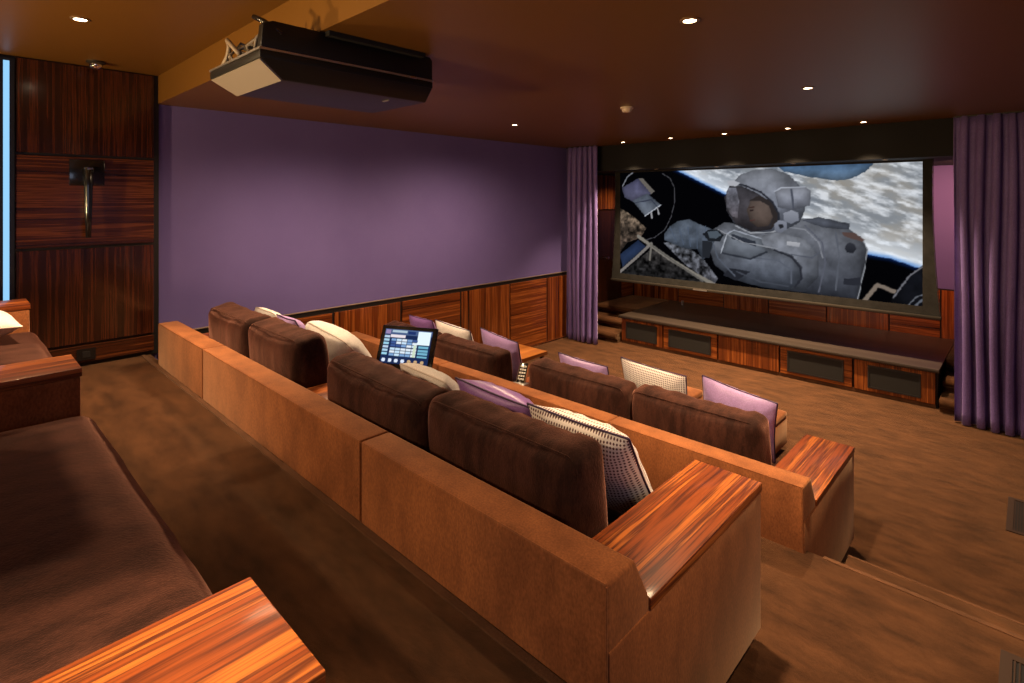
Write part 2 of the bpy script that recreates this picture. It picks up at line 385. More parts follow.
# ------------------------------------------------------------------ screen
LIMB = [(0.2338, 1.0142), (0.2876, 0.9526), (0.3612, 0.8635), (0.4313, 0.7787), (0.4979, 0.6901), (0.8666, 0.3331), (0.9194, 0.3172), (0.9698, 0.2777), (1.0049, 0.2496)]
ART = [
  ('poly', [(0.5996, 1.0245), (0.8845, 1.0016), (0.8606, 0.9328), (0.8239, 0.8875), (0.786, 0.8723), (0.6997, 0.9099), (0.629, 0.9559)], (84, 120, 162), (120, 145, 172), 0.25) ,
  ('line', [(0.1896, 0.9736), (0.2225, 0.9269), (0.2409, 0.8381), (0.2423, 0.7128), (0.2268, 0.5711), (0.2011, 0.4522), (0.1574, 0.3741), (0.12, 0.3468)], (70, 70, 75), 0.0028, 0) ,
  ('line', [(0.0118, 0.8628), (0.0343, 0.9523), (0.066, 1.0032), (0.094, 1.0206)], (110, 112, 120), 0.005, 0) ,
  ('poly', [(0.0085, 0.846), (0.0847, 0.9357), (0.1425, 0.7832), (0.066, 0.7048), (0.0215, 0.7514)], (70, 70, 95), (95, 95, 120), 0.2) ,
  ('poly', [(0.0847, 0.9357), (0.1047, 0.9344), (0.1574, 0.8087), (0.1425, 0.7832)], (100, 95, 90), (100, 95, 90), 0) ,
  ('poly', [(0.0581, 0.718), (0.1245, 0.79), (0.1838, 0.6804), (0.1154, 0.5747)], (110, 120, 140), (140, 150, 165), 0.25) ,
  ('line', [(0.0738, 0.7016), (0.1425, 0.7282), (0.1648, 0.6736)], (50, 55, 70), 0.004, 0) ,
  ('line', [(0.1154, 0.5747), (0.1838, 0.6804)], (170, 175, 185), 0.004, 0) ,
  ('line', [(0.1425, 0.6085), (0.1455, 0.5569)], (150, 150, 155), 0.006, 0) ,
  ('line', [(0.1692, 0.6481), (0.175, 0.597)], (150, 150, 155), 0.006, 0) ,
  ('poly', [(0.002, 0.6433), (0.0423, 0.5943), (0.0785, 0.5398), (0.12, 0.4576), (0.0971, 0.3669), (0.0343, 0.3093), (-0.0013, 0.203)], (110, 95, 80), (60, 50, 45), 1.4) ,
  ('poly', [(-0.0013, 0.186), (0.0847, 0.3424), (0.1185, 0.2814), (0.0118, 0.0635)], (45, 62, 100), (60, 80, 120), 0.15) ,
  ('poly', [(0.0052, -0.0055), (0.066, 0.1146), (0.15, 0.2764), (0.3643, 0.0081), (0.4086, -0.0545), (0.2154, -0.0613)], (45, 43, 42), (30, 30, 32), 1.6) ,
  ('poly', [(0.1939, 0.3306), (0.2713, 0.341), (0.3514, 0.216), (0.4086, 0.0489), (0.3961, -0.0135), (0.285, 0.1422)], (85, 88, 95), (60, 60, 66), 1.5) ,
  ('line', [(-0.0046, 0.0058), (0.0738, 0.1658), (0.1425, 0.3141)], (120, 115, 112), 0.011, 0) ,
  ('line', [(0.0847, 0.3754), (0.2154, 0.1914), (0.3119, 0.0773), (0.3961, -0.0105)], (125, 120, 112), 0.013, 0) ,
  ('line', [(0.1395, 0.3039), (0.2506, 0.1447), (0.3514, 0.0139)], (95, 92, 88), 0.007, 0) ,
  ('line', [(0.1425, 0.3044), (0.1365, 0.1609)], (110, 106, 100), 0.008, 0) ,
  ('poly', [(0.3898, 0.4699), (0.4334, 0.5385), (0.4992, 0.5145), (0.6112, 0.5236), (0.6944, 0.5888), (0.7534, 0.5663), (0.8097, 0.527), (0.8502, 0.4558), (0.8661, 0.371), (0.8591, 0.2457), (0.8413, 0.0043), (0.7143, 0.0049), (0.5675, 0.0124), (0.4756, 0.0508), (0.3898, 0.208)], (128, 132, 142), (50, 53, 62), 0.25) ,
  ('poly', [(0.6842, 0.5695), (0.734, 0.5989), (0.8188, 0.5531), (0.817, 0.51), (0.7437, 0.5213)], (100, 105, 118), (90, 95, 108), 0.2) ,
  ('line', [(0.6944, 0.5303), (0.7437, 0.4041), (0.7534, 0.2497), (0.734, 0.0237)], (85, 88, 100), 0.004, 0) ,
  ('line', [(0.8502, 0.4558), (0.8661, 0.371), (0.8591, 0.2457), (0.8413, 0.0043)], (140, 143, 150), 0.0025, 0) ,
  ('poly', [(0.5223, 0.4171), (0.6112, 0.4687), (0.6944, 0.4241), (0.734, 0.2982), (0.734, 0.1414), (0.6944, 0.0256), (0.6112, 0.0243)], (142, 146, 156), (66, 70, 80), 0.25) ,
  ('poly', [(0.3643, 0.3834), (0.4149, 0.4546), (0.5223, 0.3745), (0.5895, 0.3337), (0.6534, 0.2976), (0.6863, 0.2046), (0.6792, 0.1015), (0.643, 0.0112), (0.5563, 0.0149), (0.4637, 0.0537), (0.3961, 0.1647)], (132, 137, 148), (56, 61, 72), 0.25) ,
  ('line', [(0.6004, 0.3244), (0.6534, 0.2787), (0.6792, 0.2031), (0.6842, 0.1161), (0.6638, 0.0439)], (40, 42, 50), 0.006, 0) ,
  ('line', [(0.5338, 0.2489), (0.6112, 0.2437), (0.6534, 0.1761), (0.6534, 0.0681)], (85, 90, 102), 0.004, 0) ,
  ('poly', [(0.4516, 0.1468), (0.5223, 0.1334), (0.4756, 0.0451), (0.4272, 0.0828)], (35, 37, 44), (35, 37, 44), 0) ,
  ('poly', [(0.1983, 0.4106), (0.2225, 0.4857), (0.2576, 0.5385), (0.3012, 0.5537), (0.3384, 0.5136), (0.3771, 0.4807), (0.4086, 0.4539), (0.3771, 0.2356), (0.3514, 0.2009), (0.3318, 0.2883), (0.285, 0.2873), (0.2296, 0.3291), (0.1983, 0.3566)], (118, 130, 148), (78, 88, 104), 0.35) ,
  ('line', [(0.2225, 0.4731), (0.2506, 0.3382)], (75, 86, 104), 0.003, 0) ,
  ('line', [(0.2589, 0.4794), (0.2782, 0.3233)], (75, 86, 104), 0.003, 0) ,
  ('line', [(0.2945, 0.4856), (0.3052, 0.3087)], (75, 86, 104), 0.003, 0) ,
  ('line', [(0.3292, 0.4916), (0.3318, 0.2944)], (75, 86, 104), 0.003, 0) ,
  ('line', [(0.363, 0.4974), (0.3579, 0.2803)], (75, 86, 104), 0.003, 0) ,
  ('poly', [(0.3514, 0.4271), (0.3746, 0.4685), (0.4086, 0.4717), (0.4297, 0.4267), (0.4149, 0.3661), (0.3746, 0.3668)], (22, 25, 30), (28, 31, 36), 0) ,
  ('poly', [(0.3514, 0.3668), (0.3898, 0.3628), (0.3771, 0.2206), (0.3514, 0.216)], (35, 38, 44), (35, 38, 44), 0) ,
  ('poly', [(0.3707, 0.4501), (0.4061, 0.4596), (0.4211, 0.4257), (0.4024, 0.3941), (0.3771, 0.397)], (75, 85, 95), (75, 85, 95), 0) ,
  ('poly', [(0.4419, 0.4397), (0.4661, 0.4713), (0.5563, 0.4127), (0.5752, 0.3037), (0.5223, 0.2384), (0.4198, 0.2725)], (142, 149, 160), (112, 119, 132), 0.12) ,
  ('poly', [(0.4564, 0.4413), (0.5406, 0.3854), (0.5428, 0.3435), (0.4564, 0.4006)], (44, 48, 58), (44, 48, 58), 0) ,
  ('line', [(0.4198, 0.2725), (0.5223, 0.2384), (0.5752, 0.3037)], (44, 48, 56), 0.006, 0) ,
  ('line', [(0.4419, 0.4397), (0.4198, 0.2725)], (165, 170, 180), 0.004, 0) ,
  ('line', [(0.4419, 0.4397), (0.4661, 0.4713), (0.5563, 0.4127)], (150, 156, 168), 0.004, 0) ,
  ('line', [(0.4086, 0.4717), (0.4992, 0.3714), (0.6112, 0.337)], (138, 141, 148), 0.003, 0) ,
  ('line', [(0.6112, 0.5181), (0.6944, 0.4985), (0.734, 0.4028), (0.7456, 0.2873)], (130, 133, 142), 0.003, 0) ,
  ('line', [(0.4756, 0.123), (0.5563, 0.0569), (0.643, 0.0438)], (64, 68, 78), 0.005, 0) ,
  ('line', [(0.7818, 0.4862), (0.7912, 0.3083), (0.7818, 0.0502)], (84, 88, 98), 0.004, 0) ,
  ('line', [(0.6534, 0.2976), (0.7143, 0.2816), (0.734, 0.3244)], (80, 84, 95), 0.004, 0) ,
  ('poly', [(0.6409, 0.4012), (0.6792, 0.3955), (0.6771, 0.3578), (0.6388, 0.3657)], (172, 174, 180), (150, 152, 160), 0) ,
  ('line', [(0.3898, 0.3568), (0.4086, 0.2263), (0.4696, 0.0841)], (80, 86, 98), 0.005, 0) ,
  ('poly', [(0.437, 0.7143), (0.4492, 0.8455), (0.4874, 0.9388), (0.5394, 0.9801), (0.595, 0.9805), (0.643, 0.9327), (0.6741, 0.8554), (0.6923, 0.7561), (0.6944, 0.6499), (0.6792, 0.5558), (0.6377, 0.4932), (0.5785, 0.4543), (0.5108, 0.4585), (0.4637, 0.5406), (0.4395, 0.6412)], (140, 144, 154), (70, 74, 86), 0.2) ,
  ('poly', [(0.4492, 0.8455), (0.4933, 0.8438), (0.5451, 0.7855), (0.5873, 0.7099), (0.609, 0.6332), (0.6112, 0.551), (0.5895, 0.4859), (0.528, 0.4659), (0.4732, 0.5239), (0.4419, 0.6325), (0.4321, 0.7494)], (70, 68, 74), (52, 48, 52), 0.3) ,
  ('poly', [(0.4468, 0.831), (0.4732, 0.8301), (0.4851, 0.7147), (0.478, 0.5704), (0.4577, 0.5925), (0.4395, 0.6705), (0.437, 0.7582)], (120, 122, 135), (85, 80, 86), 0.7) ,
  ('poly', [(0.5223, 0.7206), (0.5563, 0.7432), (0.5873, 0.6933), (0.5982, 0.5997), (0.5829, 0.5213), (0.5473, 0.5015), (0.52, 0.5503), (0.5108, 0.6436)], (132, 114, 106), (92, 78, 72), 0.12) ,
  ('poly', [(0.5177, 0.7206), (0.5507, 0.7657), (0.5895, 0.721), (0.6112, 0.6278), (0.6069, 0.537), (0.5895, 0.4997), (0.596, 0.5913), (0.5829, 0.6821), (0.5541, 0.7208)], (45, 40, 40), (45, 40, 40), 0) ,
  ('line', [(0.5177, 0.6638), (0.5338, 0.6698)], (60, 44, 40), 0.004, 0) ,
  ('line', [(0.5223, 0.6412), (0.5315, 0.6443)], (40, 30, 30), 0.004, 0) ,
  ('line', [(0.5223, 0.5561), (0.536, 0.5626)], (75, 48, 46), 0.004, 0) ,
  ('line', [(0.4492, 0.8717), (0.4992, 0.8521), (0.5563, 0.7936), (0.595, 0.71), (0.6133, 0.6197), (0.6155, 0.5376)], (38, 40, 48), 0.006, 0) ,
  ('poly', [(0.4419, 0.8896), (0.4661, 0.8941), (0.4874, 0.8698), (0.4732, 0.8417), (0.4468, 0.8485)], (170, 172, 180), (170, 172, 180), 0) ,
  ('line', [(0.4696, 0.5121), (0.5223, 0.454), (0.5895, 0.4665), (0.6377, 0.504)], (150, 153, 160), 0.004, 0) ,
  ('poly', [(0.6025, 0.7982), (0.6219, 0.825), (0.6944, 0.8305), (0.7114, 0.8008), (0.7074, 0.6847), (0.6534, 0.6458), (0.6112, 0.6717)], (158, 162, 174), (116, 120, 134), 0.15) ,
  ('line', [(0.6534, 0.8104), (0.6597, 0.6622)], (70, 74, 86), 0.005, 0) ,
  ('line', [(0.6025, 0.7982), (0.6219, 0.825), (0.6944, 0.8305)], (165, 170, 182), 0.004, 0) ,
  ('poly', [(0.6272, 0.6203), (0.6534, 0.6485), (0.6741, 0.6304), (0.6761, 0.569), (0.6534, 0.5405), (0.6325, 0.558)], (140, 144, 156), (110, 114, 126), 0) ,
  ('poly', [(0.6004, 0.5365), (0.6165, 0.5678), (0.6377, 0.5529), (0.6409, 0.4989), (0.6219, 0.4643), (0.6025, 0.4788)], (130, 134, 148), (100, 104, 116), 0) ,
  ('poly', [(0.6133, 0.5292), (0.6261, 0.5357), (0.6304, 0.5088), (0.6176, 0.4967)], (35, 36, 42), (35, 36, 42), 0) ,
  ('poly', [(0.7986, 0.4879), (0.8324, 0.4863), (0.8591, 0.4394), (0.8529, 0.4237), (0.8051, 0.458)], (84, 66, 62), (84, 66, 62), 0) ,
  ('poly', [(0.8078, 0.3924), (0.8188, 0.4142), (0.8333, 0.401), (0.8369, 0.3664), (0.8279, 0.3349), (0.8133, 0.3375), (0.806, 0.3617)], (48, 50, 58), (32, 34, 40), 0) ,
  ('poly', [(0.8041, 0.1428), (0.8494, 0.1639), (0.8458, 0.1056), (0.8023, 0.0966)], (40, 42, 50), (40, 42, 50), 0) ,
  ('line', [(0.8564, -0.0084), (0.8912, 0.1201), (0.9332, 0.083)], (120, 108, 98), 0.011, 0) ,
  ('poly', [(0.9216, 0.0048), (0.948, 0.1446), (0.9682, 0.2091), (1.0037, 0.2943), (1.0037, -0.0158), (0.9316, -0.0282)], (24, 26, 34), (16, 17, 22), 0.4) ,
  ('line', [(0.9299, 0.0387), (0.9682, 0.202), (1.0021, 0.28)], (105, 105, 112), 0.004, 0) ,
  ('line', [(0.9602, -0.0186), (0.9841, 0.0599), (0.9998, 0.0833)], (95, 98, 106), 0.003, 0) ,
  ('line', [(0.9762, -0.018), (0.9998, 0.0506)], (90, 94, 104), 0.005, 0) ,
]


def fbm(x, y, seed, octaves=5):
    rng = np.random.RandomState(seed); out = np.zeros_like(x); amp = 1.0; tot = 0
    for o in range(octaves):
        n = 64; g = rng.rand(n, n)
        xi = np.floor(x).astype(int); yi = np.floor(y).astype(int); fx = x - xi; fy = y - yi
        fx = fx * fx * (3 - 2 * fx); fy = fy * fy * (3 - 2 * fy)
        a = g[yi % n, xi % n]; b = g[yi % n, (xi + 1) % n]; c = g[(yi + 1) % n, xi % n]; d = g[(yi + 1) % n, (xi + 1) % n]
        out += amp * (a * (1 - fx) * (1 - fy) + b * fx * (1 - fy) + c * (1 - fx) * fy + d * fx * fy)
        tot += amp; amp *= .55; x = x * 2.03 + 7; y = y * 2.03 + 3
    return out / tot

def paint(W, H, asp, art, limb=None):
    """draws the picture shown on the screen as an array of sRGB values"""
    u, v = np.meshgrid((np.arange(W) + .5) / W, (np.arange(H) + .5) / H)
    img = np.zeros((H, W, 3)) + np.array([3, 3, 5.])
    if limb is not None:
        lx = np.array([p[0] for p in limb]); ly = np.array([p[1] for p in limb])
        dist = (v - np.interp(u, lx, ly, left=2.0)) * .62
        n = fbm(u * asp * 9 - v * 4, v * 30 + u * asp * 12, 3, 6); n2 = fbm(u * asp * 4 + 4, v * 9 + u * 5, 8, 5)
        cl = np.clip((n - .44) * 2.6, 0, .7)[..., None]
        base = np.array([92, 100, 112.]) * (1 - n2[..., None]) + np.array([150, 150, 148.]) * n2[..., None]
        tan = np.clip((n2 - .5) * 4, 0, 1)[..., None]
        base = base * (1 - tan * .5) + np.array([128, 118, 104.]) * tan * .5
        earth = base * (1 - cl) + np.array([222, 226, 232.]) * cl
        hz = np.clip(1 - dist / .16, 0, 1)[..., None] ** 1.4
        earth = earth * (1 - hz * .75) + np.array([225, 234, 245.]) * hz * .75
        edge = np.clip(1 - dist / .022, 0, 1)[..., None]
        earth = earth * (1 - edge) + np.array([90, 130, 185.]) * edge
        out = np.clip(1 + dist / .03, 0, 1)[..., None] ** 2 * np.array([12, 32, 80.])
        earth = np.clip(earth * 1.10, 0, 245)
        img = np.where((dist > 0)[..., None], earth, np.maximum(img, out))
    for k, (typ, pts, a, b, nz) in enumerate(art):
        P = np.array(pts)
        if typ == 'poly':
            ins = np.zeros((H, W), bool); n = len(P)
            j = n - 1
            for i in range(n):
                xi, yi = P[i]; xj, yj = P[j]
                if yi != yj:
                    ins ^= ((yi > v) != (yj > v)) & (u < (xj - xi) * (v - yi) / (yj - yi) + xi)
                j = i
            t = np.clip((P[:, 1].max() - v) / max(1e-6, P[:, 1].max() - P[:, 1].min()), 0, 1)[..., None]
            c = np.array(a) * (1 - t) + np.array(b) * t
            if .1 < nz < .5:                         # rounder look: darker towards the outline
                dm = np.full((H, W), 9.0)
                for (xa, ya), (xb, yb) in zip(P, np.roll(P, -1, 0)):
                    ax, ay, bx_, by = xa * asp, ya, xb * asp, yb
                    tt = np.clip(((u * asp - ax) * (bx_ - ax) + (v - ay) * (by - ay)) / ((bx_ - ax) ** 2 + (by - ay) ** 2 + 1e-9), 0, 1)
                    dm = np.minimum(dm, np.hypot(u * asp - ax - tt * (bx_ - ax), v - ay - tt * (by - ay)))
                sz = .55 * min(P[:, 1].max() - P[:, 1].min(), (P[:, 0].max() - P[:, 0].min()) * asp)
                sh = np.clip(dm / max(.02, min(.16, sz)), 0, 1)
                c = c * (.66 + .46 * np.sqrt(sh))[..., None]
            if nz:
                f = fbm(u * asp * (16 if nz < 1 else 30), v * (16 if nz < 1 else 30), 20 + k, 4)
                c = c * (1 + (np.clip(f, .2, .8) - .5)[..., None] * nz * 1.9)
                c = c * (.90 + .55 * (fbm(u * asp * 3.1, v * 3.1 + k, 5, 3) - .5)[..., None])
            img = np.where(ins[..., None], c, img)
        else:
            cov = np.zeros((H, W)); wd = b
            for (xa, ya), (xb, yb) in zip(P[:-1], P[1:]):
                ax, ay, bx_, by = xa * asp, ya, xb * asp, yb
                L2 = (bx_ - ax) ** 2 + (by - ay) ** 2 + 1e-9
                tt = np.clip(((u * asp - ax) * (bx_ - ax) + (v - ay) * (by - ay)) / L2, 0, 1)
                dd = np.hypot(u * asp - ax - tt * (bx_ - ax), v - ay - tt * (by - ay))
                cov = np.maximum(cov, np.clip((wd * 1.3 - dd) / (wd * .6) + .5, 0, 1))
            img = img * (1 - cov[..., None]) + np.array(a) * cov[..., None]
    return np.clip(img, 0, 255)

def picture_mesh(name, corners, nu, nv, img, mat, parent):
    """a flat grid whose colour attribute carries the picture"""
    o, eu, ev = [Vector(c) for c in corners]
    base = WLOC[parent.name]
    me = bpy.data.meshes.new(name)
    vs = [tuple(o + eu * (i / nu) + ev * (j / nv) - base) for j in range(nv + 1) for i in range(nu + 1)]
    fs = [(j * (nu + 1) + i, j * (nu + 1) + i + 1, (j + 1) * (nu + 1) + i + 1, (j + 1) * (nu + 1) + i) for j in range(nv) for i in range(nu)]
    me.from_pydata(vs, [], fs)
    H, W, _ = img.shape
    ii = np.clip((np.arange(nu + 1) / nu * W).astype(int), 0, W - 1); jj = np.clip((np.arange(nv + 1) / nv * H).astype(int), 0, H - 1)
    px = img[jj][:, ii].reshape(-1, 3) / 255.0
    px = np.where(px <= .04045, px / 12.92, ((px + .055) / 1.055) ** 2.4)
    at = me.color_attributes.new('picture', 'FLOAT_COLOR', 'POINT')
    at.data.foreach_set('color', np.concatenate([px, np.ones((len(px), 1))], 1).astype(np.float32).ravel())
    me.materials.append(mat)
    ob = bpy.data.objects.new(name, me); COL.objects.link(ob); ob.parent = parent
    WLOC[ob.name] = base
    return ob

def screen_mat(name, strength):
    m, nt, b = new_mat(name)
    a = nd(nt, 'ShaderNodeVertexColor'); a.layer_name = 'picture'
    b.inputs['Base Color'].default_value = (0, 0, 0, 1)
    b.inputs['Roughness'].default_value = 1.0; b.inputs['Specular IOR Level'].default_value = 0
    nt.links.new(a.outputs['Color'], b.inputs['Emission Color']); b.inputs['Emission Strength'].default_value = strength
    return m
M['picture'] = screen_mat('projected picture', 1.0)
M['display'] = screen_mat('lit display', 1.1)

SX0, SX1, SZ0, SZ1, SY = .71, 4.54, 1.03, 2.62, 7.35
big = paint(1040, 432, 2.41, ART, LIMB)
big = (big[0::2, 0::2] + big[1::2, 0::2] + big[0::2, 1::2] + big[1::2, 1::2]) / 4
sc = thing('projection_screen', ((SX0 + SX1) / 2, SY, SZ0), 'wide projection screen showing an astronaut above a cloudy planet', 'screen')
picture_mesh('viewing_surface', ((SX0, SY, SZ0), (SX1 - SX0, 0, 0), (0, 0, SZ1 - SZ0)), 420, 175, big, M['picture'], sc)
# dark border whose sides flare towards the bar, pulled straight by tension cords
def side_border(sgn, xi):
    bm = bmesh.new(); n = 24; rows = []
    for k in range(n + 1):
        q = k / n; z = SZ0 - .095 + (SZ1 + .03 - SZ0 + .095) * q
        w = .072 + .075 * (1 - q) ** 2.2 + .012 * q ** 3
        rows.append([bm.verts.new((xi - sgn * .004, SY - .004, z)), bm.verts.new((xi + sgn * w, SY - .004, z)), bm.verts.new((xi + sgn * w, SY + .004, z)), bm.verts.new((xi - sgn * .004, SY + .004, z))])
    for a, b in zip(rows, rows[1:]):
        for k in range(4): bm.faces.new((a[k], a[(k + 1) % 4], b[(k + 1) % 4], b[k]))
    bm.faces.new(rows[0]); bm.faces.new(rows[-1][::-1])
    return bm
obj('side_border', side_border(-1, SX0), M['masking'], sc)
obj('side_border', side_border(1, SX1), M['masking'], sc)
obj('lower_border', bx(SX0 - .004, SX1 + .004, SY - .005, SY + .005, SZ0 - .09, SZ0 + .003), M['masking'], sc)
obj('upper_border', bx(SX0 - .07, SX1 + .07, SY - .005, SY + .005, SZ1 - .012, SZ1 + .03), M['masking'], sc)
for sgn, xi in ((-1, SX0), (1, SX1)):
    pts = []
    for k in range(13):
        q = k / 12; pts.append((xi + sgn * (.078 + .075 * (1 - q) ** 2.2 + .012 * q ** 3), SY, SZ0 - .09 + (SZ1 - SZ0 + .1) * q))
    bm = bmesh.new(); tube(bm, pts, .0035, 6)
    for p in pts[1:-1]: box(bm, p[0] - .012, p[0] + .004, SY - .008, SY + .008, p[2] - .008, p[2] + .008)
    obj('tension_cord', bm, M['black_matt'], sc)
wb = obj('weight_bar', bx(SX0 - .16, SX1 + .16, SY - .03, SY + .03, SZ0 - .125, SZ0 - .088, bev=.008), M['bronze'], sc, smooth=True)
obj('name_plate', bx(1.93, 2.13, SY - .034, SY - .029, SZ0 - .117, SZ0 - .097), M['silver'], wb)

# ------------------------------------------------------------------ curtains
def curtain(x0, x1, y, label, folds, seed):
    rnd = random.Random(seed)
    n = folds * 16; nz = 26; th = .006
    ph = [rnd.uniform(-.5, .5) for _ in range(folds + 1)]; am = [rnd.uniform(.7, 1.2) for _ in range(folds + 1)]
    bm = bmesh.new(); fr = []; bk = []
    for j in range(nz + 1):
        q = j / nz; z = .012 + (ZC - .016) * q
        rf, rb = [], []
        for i in range(n + 1):
            s = i / 16; k = int(min(s, folds - 1e-6)); f = s - k
            a = (am[k] * (1 - f) + am[k + 1] * f) * (.052 - .018 * q ** 3)
            p = ph[k] * (1 - f) + ph[k + 1] * f
            ang = 2 * PI * s + p * .9 + .25 * math.sin(3 * q + k)
            x = x0 + (x1 - x0) * i / n - .018 * math.sin(2 * ang) * (1 - .4 * q) + (.012 * math.sin(5 * q + s) if 0 < i < n else 0)
            yy = y + a * math.sin(ang) + .012 * math.sin(1.3 * s + 2 * q)
            if q > .93: yy = y + (yy - y) * (1 - .35 * (q - .93) / .07)
            rf.append(bm.verts.new((x, yy - th, z))); rb.append(bm.verts.new((x, yy + th, z)))
        fr.append(rf); bk.append(rb)
    for L, flip in ((fr, 0), (bk, 1)):
        for a, b in zip(L, L[1:]):
            for i in range(n):
                q = (a[i], a[i + 1], b[i + 1], b[i]); bm.faces.new(q if not flip else q[::-1])
    for j in range(nz):
        for i in (0, n): bm.faces.new((fr[j][i], fr[j + 1][i], bk[j + 1][i], bk[j][i]))
    for j in (0, nz):
        for i in range(n): bm.faces.new((fr[j][i], bk[j][i], bk[j][i + 1], fr[j][i + 1]))
    t = thing('curtain', ((x0 + x1) / 2, y, 0), label, 'curtain', 'plum curtains either side of the stage')
    obj('drape', bm, M['curtain'], t, smooth='all')
    obj('curtain_track', bx(x0, x1, y - .02, y + .02, ZC - .012, ZC), M['black_matt'], t)
    return t
curtain(.08, .66, 6.80, 'plum curtain hanging in the far corner against the purple wall', 6, 3)
curtain(4.85, 6.05, 6.86, 'wide plum curtain beside the planet edge of the screen', 11, 5)

# ------------------------------------------------------------------ sofas
def seat_block(x0, x1, y0, y1, z0, z1, r=.06, puff=.03, seed=0, amp=.006, nseg=(20, 16, 5)):
    """soft rounded block with a slight crown and a few wrinkles"""
    bm = bmesh.new()
    nx, ny, nz = nseg
    c = Vector(((x0 + x1) / 2, (y0 + y1) / 2, (z0 + z1) / 2)); h = Vector(((x1 - x0) / 2, (y1 - y0) / 2, (z1 - z0) / 2))
    cache = {}
    def V(i, j, k):
        if (i, j, k) in cache: return cache[(i, j, k)]
        p = Vector((-1 + 2 * i / nx, -1 + 2 * j / ny, -1 + 2 * k / nz))
        # bunch samples towards the edges
        q = Vector([math.copysign(abs(a) ** .75, a) for a in p])
        w = Vector((q.x * h.x, q.y * h.y, q.z * h.z))
        inner = Vector([max(-h[a] + r, min(h[a] - r, w[a])) for a in range(3)])
        dlt = w - inner
        if dlt.length > 1e-9:
            # push to the rounded surface
            m = max(abs(dlt.x), abs(dlt.y), abs(dlt.z))
            w = inner + dlt.normalized() * m
        bul = (1 - abs(q.x) ** 3) * (1 - abs(q.y) ** 3)
        w.z += puff * bul * (1 if q.z > 0 else -.2)
        bulx = (1 - abs(q.x) ** 3) * (1 - abs(q.z) ** 3)
        w.y += puff * .6 * bulx * q.y
        n = mnoise.noise(Vector((w.x * 6 + seed, w.y * 11, w.z * 11))) + .6 * mnoise.noise(Vector((w.x * 17 + seed, w.y * 4, w.z * 9)))
        w += w.normalized() * n * amp
        v = bm.verts.new(c + w); cache[(i, j, k)] = v
        return v
    def quad(a, b, c_, d):
        try: bm.faces.new((a, b, c_, d))
        except ValueError: pass
    for i in range(nx):
        for j in range(ny):
            for k in (0, nz): quad(V(i, j, k), V(i + 1, j, k), V(i + 1, j + 1, k), V(i, j + 1, k))
    for i in range(nx):
        for k in range(nz):
            for j in (0, ny): quad(V(i, j, k), V(i + 1, j, k), V(i + 1, j, k + 1), V(i, j, k + 1))
    for j in range(ny):
        for k in range(nz):
            for i in (0, nx): quad(V(i, j, k), V(i, j + 1, k), V(i, j + 1, k + 1), V(i, j, k + 1))
    return bm

def sofa(x0, x1, yb, yf, zf, seams, consoles, label, name='sofa', arm_w=.275, cons_w=.275, arm_h=.632, back_h=.772, seat_h=.425, over=0.0):
    t = thing(name, ((x0 + x1) / 2, (yb + yf) / 2, zf), label, 'sofa', 'tan suede sofas in stepped rows')
    zb = zf + .055
    obj('plinth', bx(x0 + .06, x1 - .06, yb + .05, yf - .08, zf, zf + .07), M['black_gap'], t, label='dark recessed plinth')
    obj('base', bx(x0 + .03, x1 - .03, yb + .02, yf - .035, zb, zf + .24, bev=.01), M['suede'], t, smooth=True)
    # back in modules, sloping on the seat side
    xs = [x0] + seams + [x1]
    for a, b in zip(xs, xs[1:]):
        prof = [(yb, zb), (yb, zf + back_h), (yb + .135, zf + back_h), (yb + .225, zf + arm_h - .02), (yb + .235, zb)]
        bm = bmesh.new(); prism_x(bm, prof, a + .0025, b - .0025, .011, 3)
        obj('back', bm, M['suede'], t, smooth=True)
        bm = bmesh.new()
        for xx in (a + .006, b - .006): tube(bm, [(xx, yb + .001, zb + .02), (xx, yb + .001, zf + back_h - .008)], .0028, 6)
        tube(bm, [(a + .01, yb + .003, zf + back_h - .004), (b - .01, yb + .003, zf + back_h - .004)], .003, 6)
        obj('seam', bm, M['suede'], t)
    def arm(a, b, y0, nm):
        o = obj(nm, bx(a, b, y0, yf, zb, zf + arm_h - .034, bev=.008), M['suede'], t, smooth=True)
        ytop = yb + .205
        obj(nm + '_top', bx(a - .002, b + .002, ytop, yf + .004, zf + arm_h - .034, zf + arm_h, bev=.0035), M['top_y'], o, smooth=True, label='glossy rosewood top')
    arm(x0, x0 + arm_w, yb + .003, 'arm'); arm(x1 - arm_w, x1 + .003, yb + .003, 'arm')
    for c in consoles: arm(c - cons_w / 2, c + cons_w / 2, yb + .2, 'console')
    edges = [x0 + arm_w] + sum([[c - cons_w / 2, c + cons_w / 2] for c in consoles], []) + [x1 - arm_w]
    for k in range(0, len(edges), 2):
        obj('seat_cushion', seat_block(edges[k] + .008, edges[k + 1] - .008, yb + .24, yf - .015 + over, zf + .245, zf + seat_h, .06, .02, k + yb * 3), M['velvet'], t, smooth='all', label='brown velvet seat cushion')
    return t
P2 = sofa(.40, 4.622, 1.165, 2.235, T2, [1.47, 3.43], [2.43], 'long tan suede sofa on the middle tier, with a touch screen on its console')
P1 = sofa(.12, 4.583, 2.935, 3.972, 0, [1.70, 3.43], [2.325], 'long tan suede sofa on the lowest floor, nearest the stage')
P3 = sofa(.45, 4.662, -.62, .375, T3, [1.6, 3.4], [2.51], 'tan suede sofa of the back row with bare brown velvet seats', back_h=.80, arm_h=.633, seat_h=.465, over=.05)

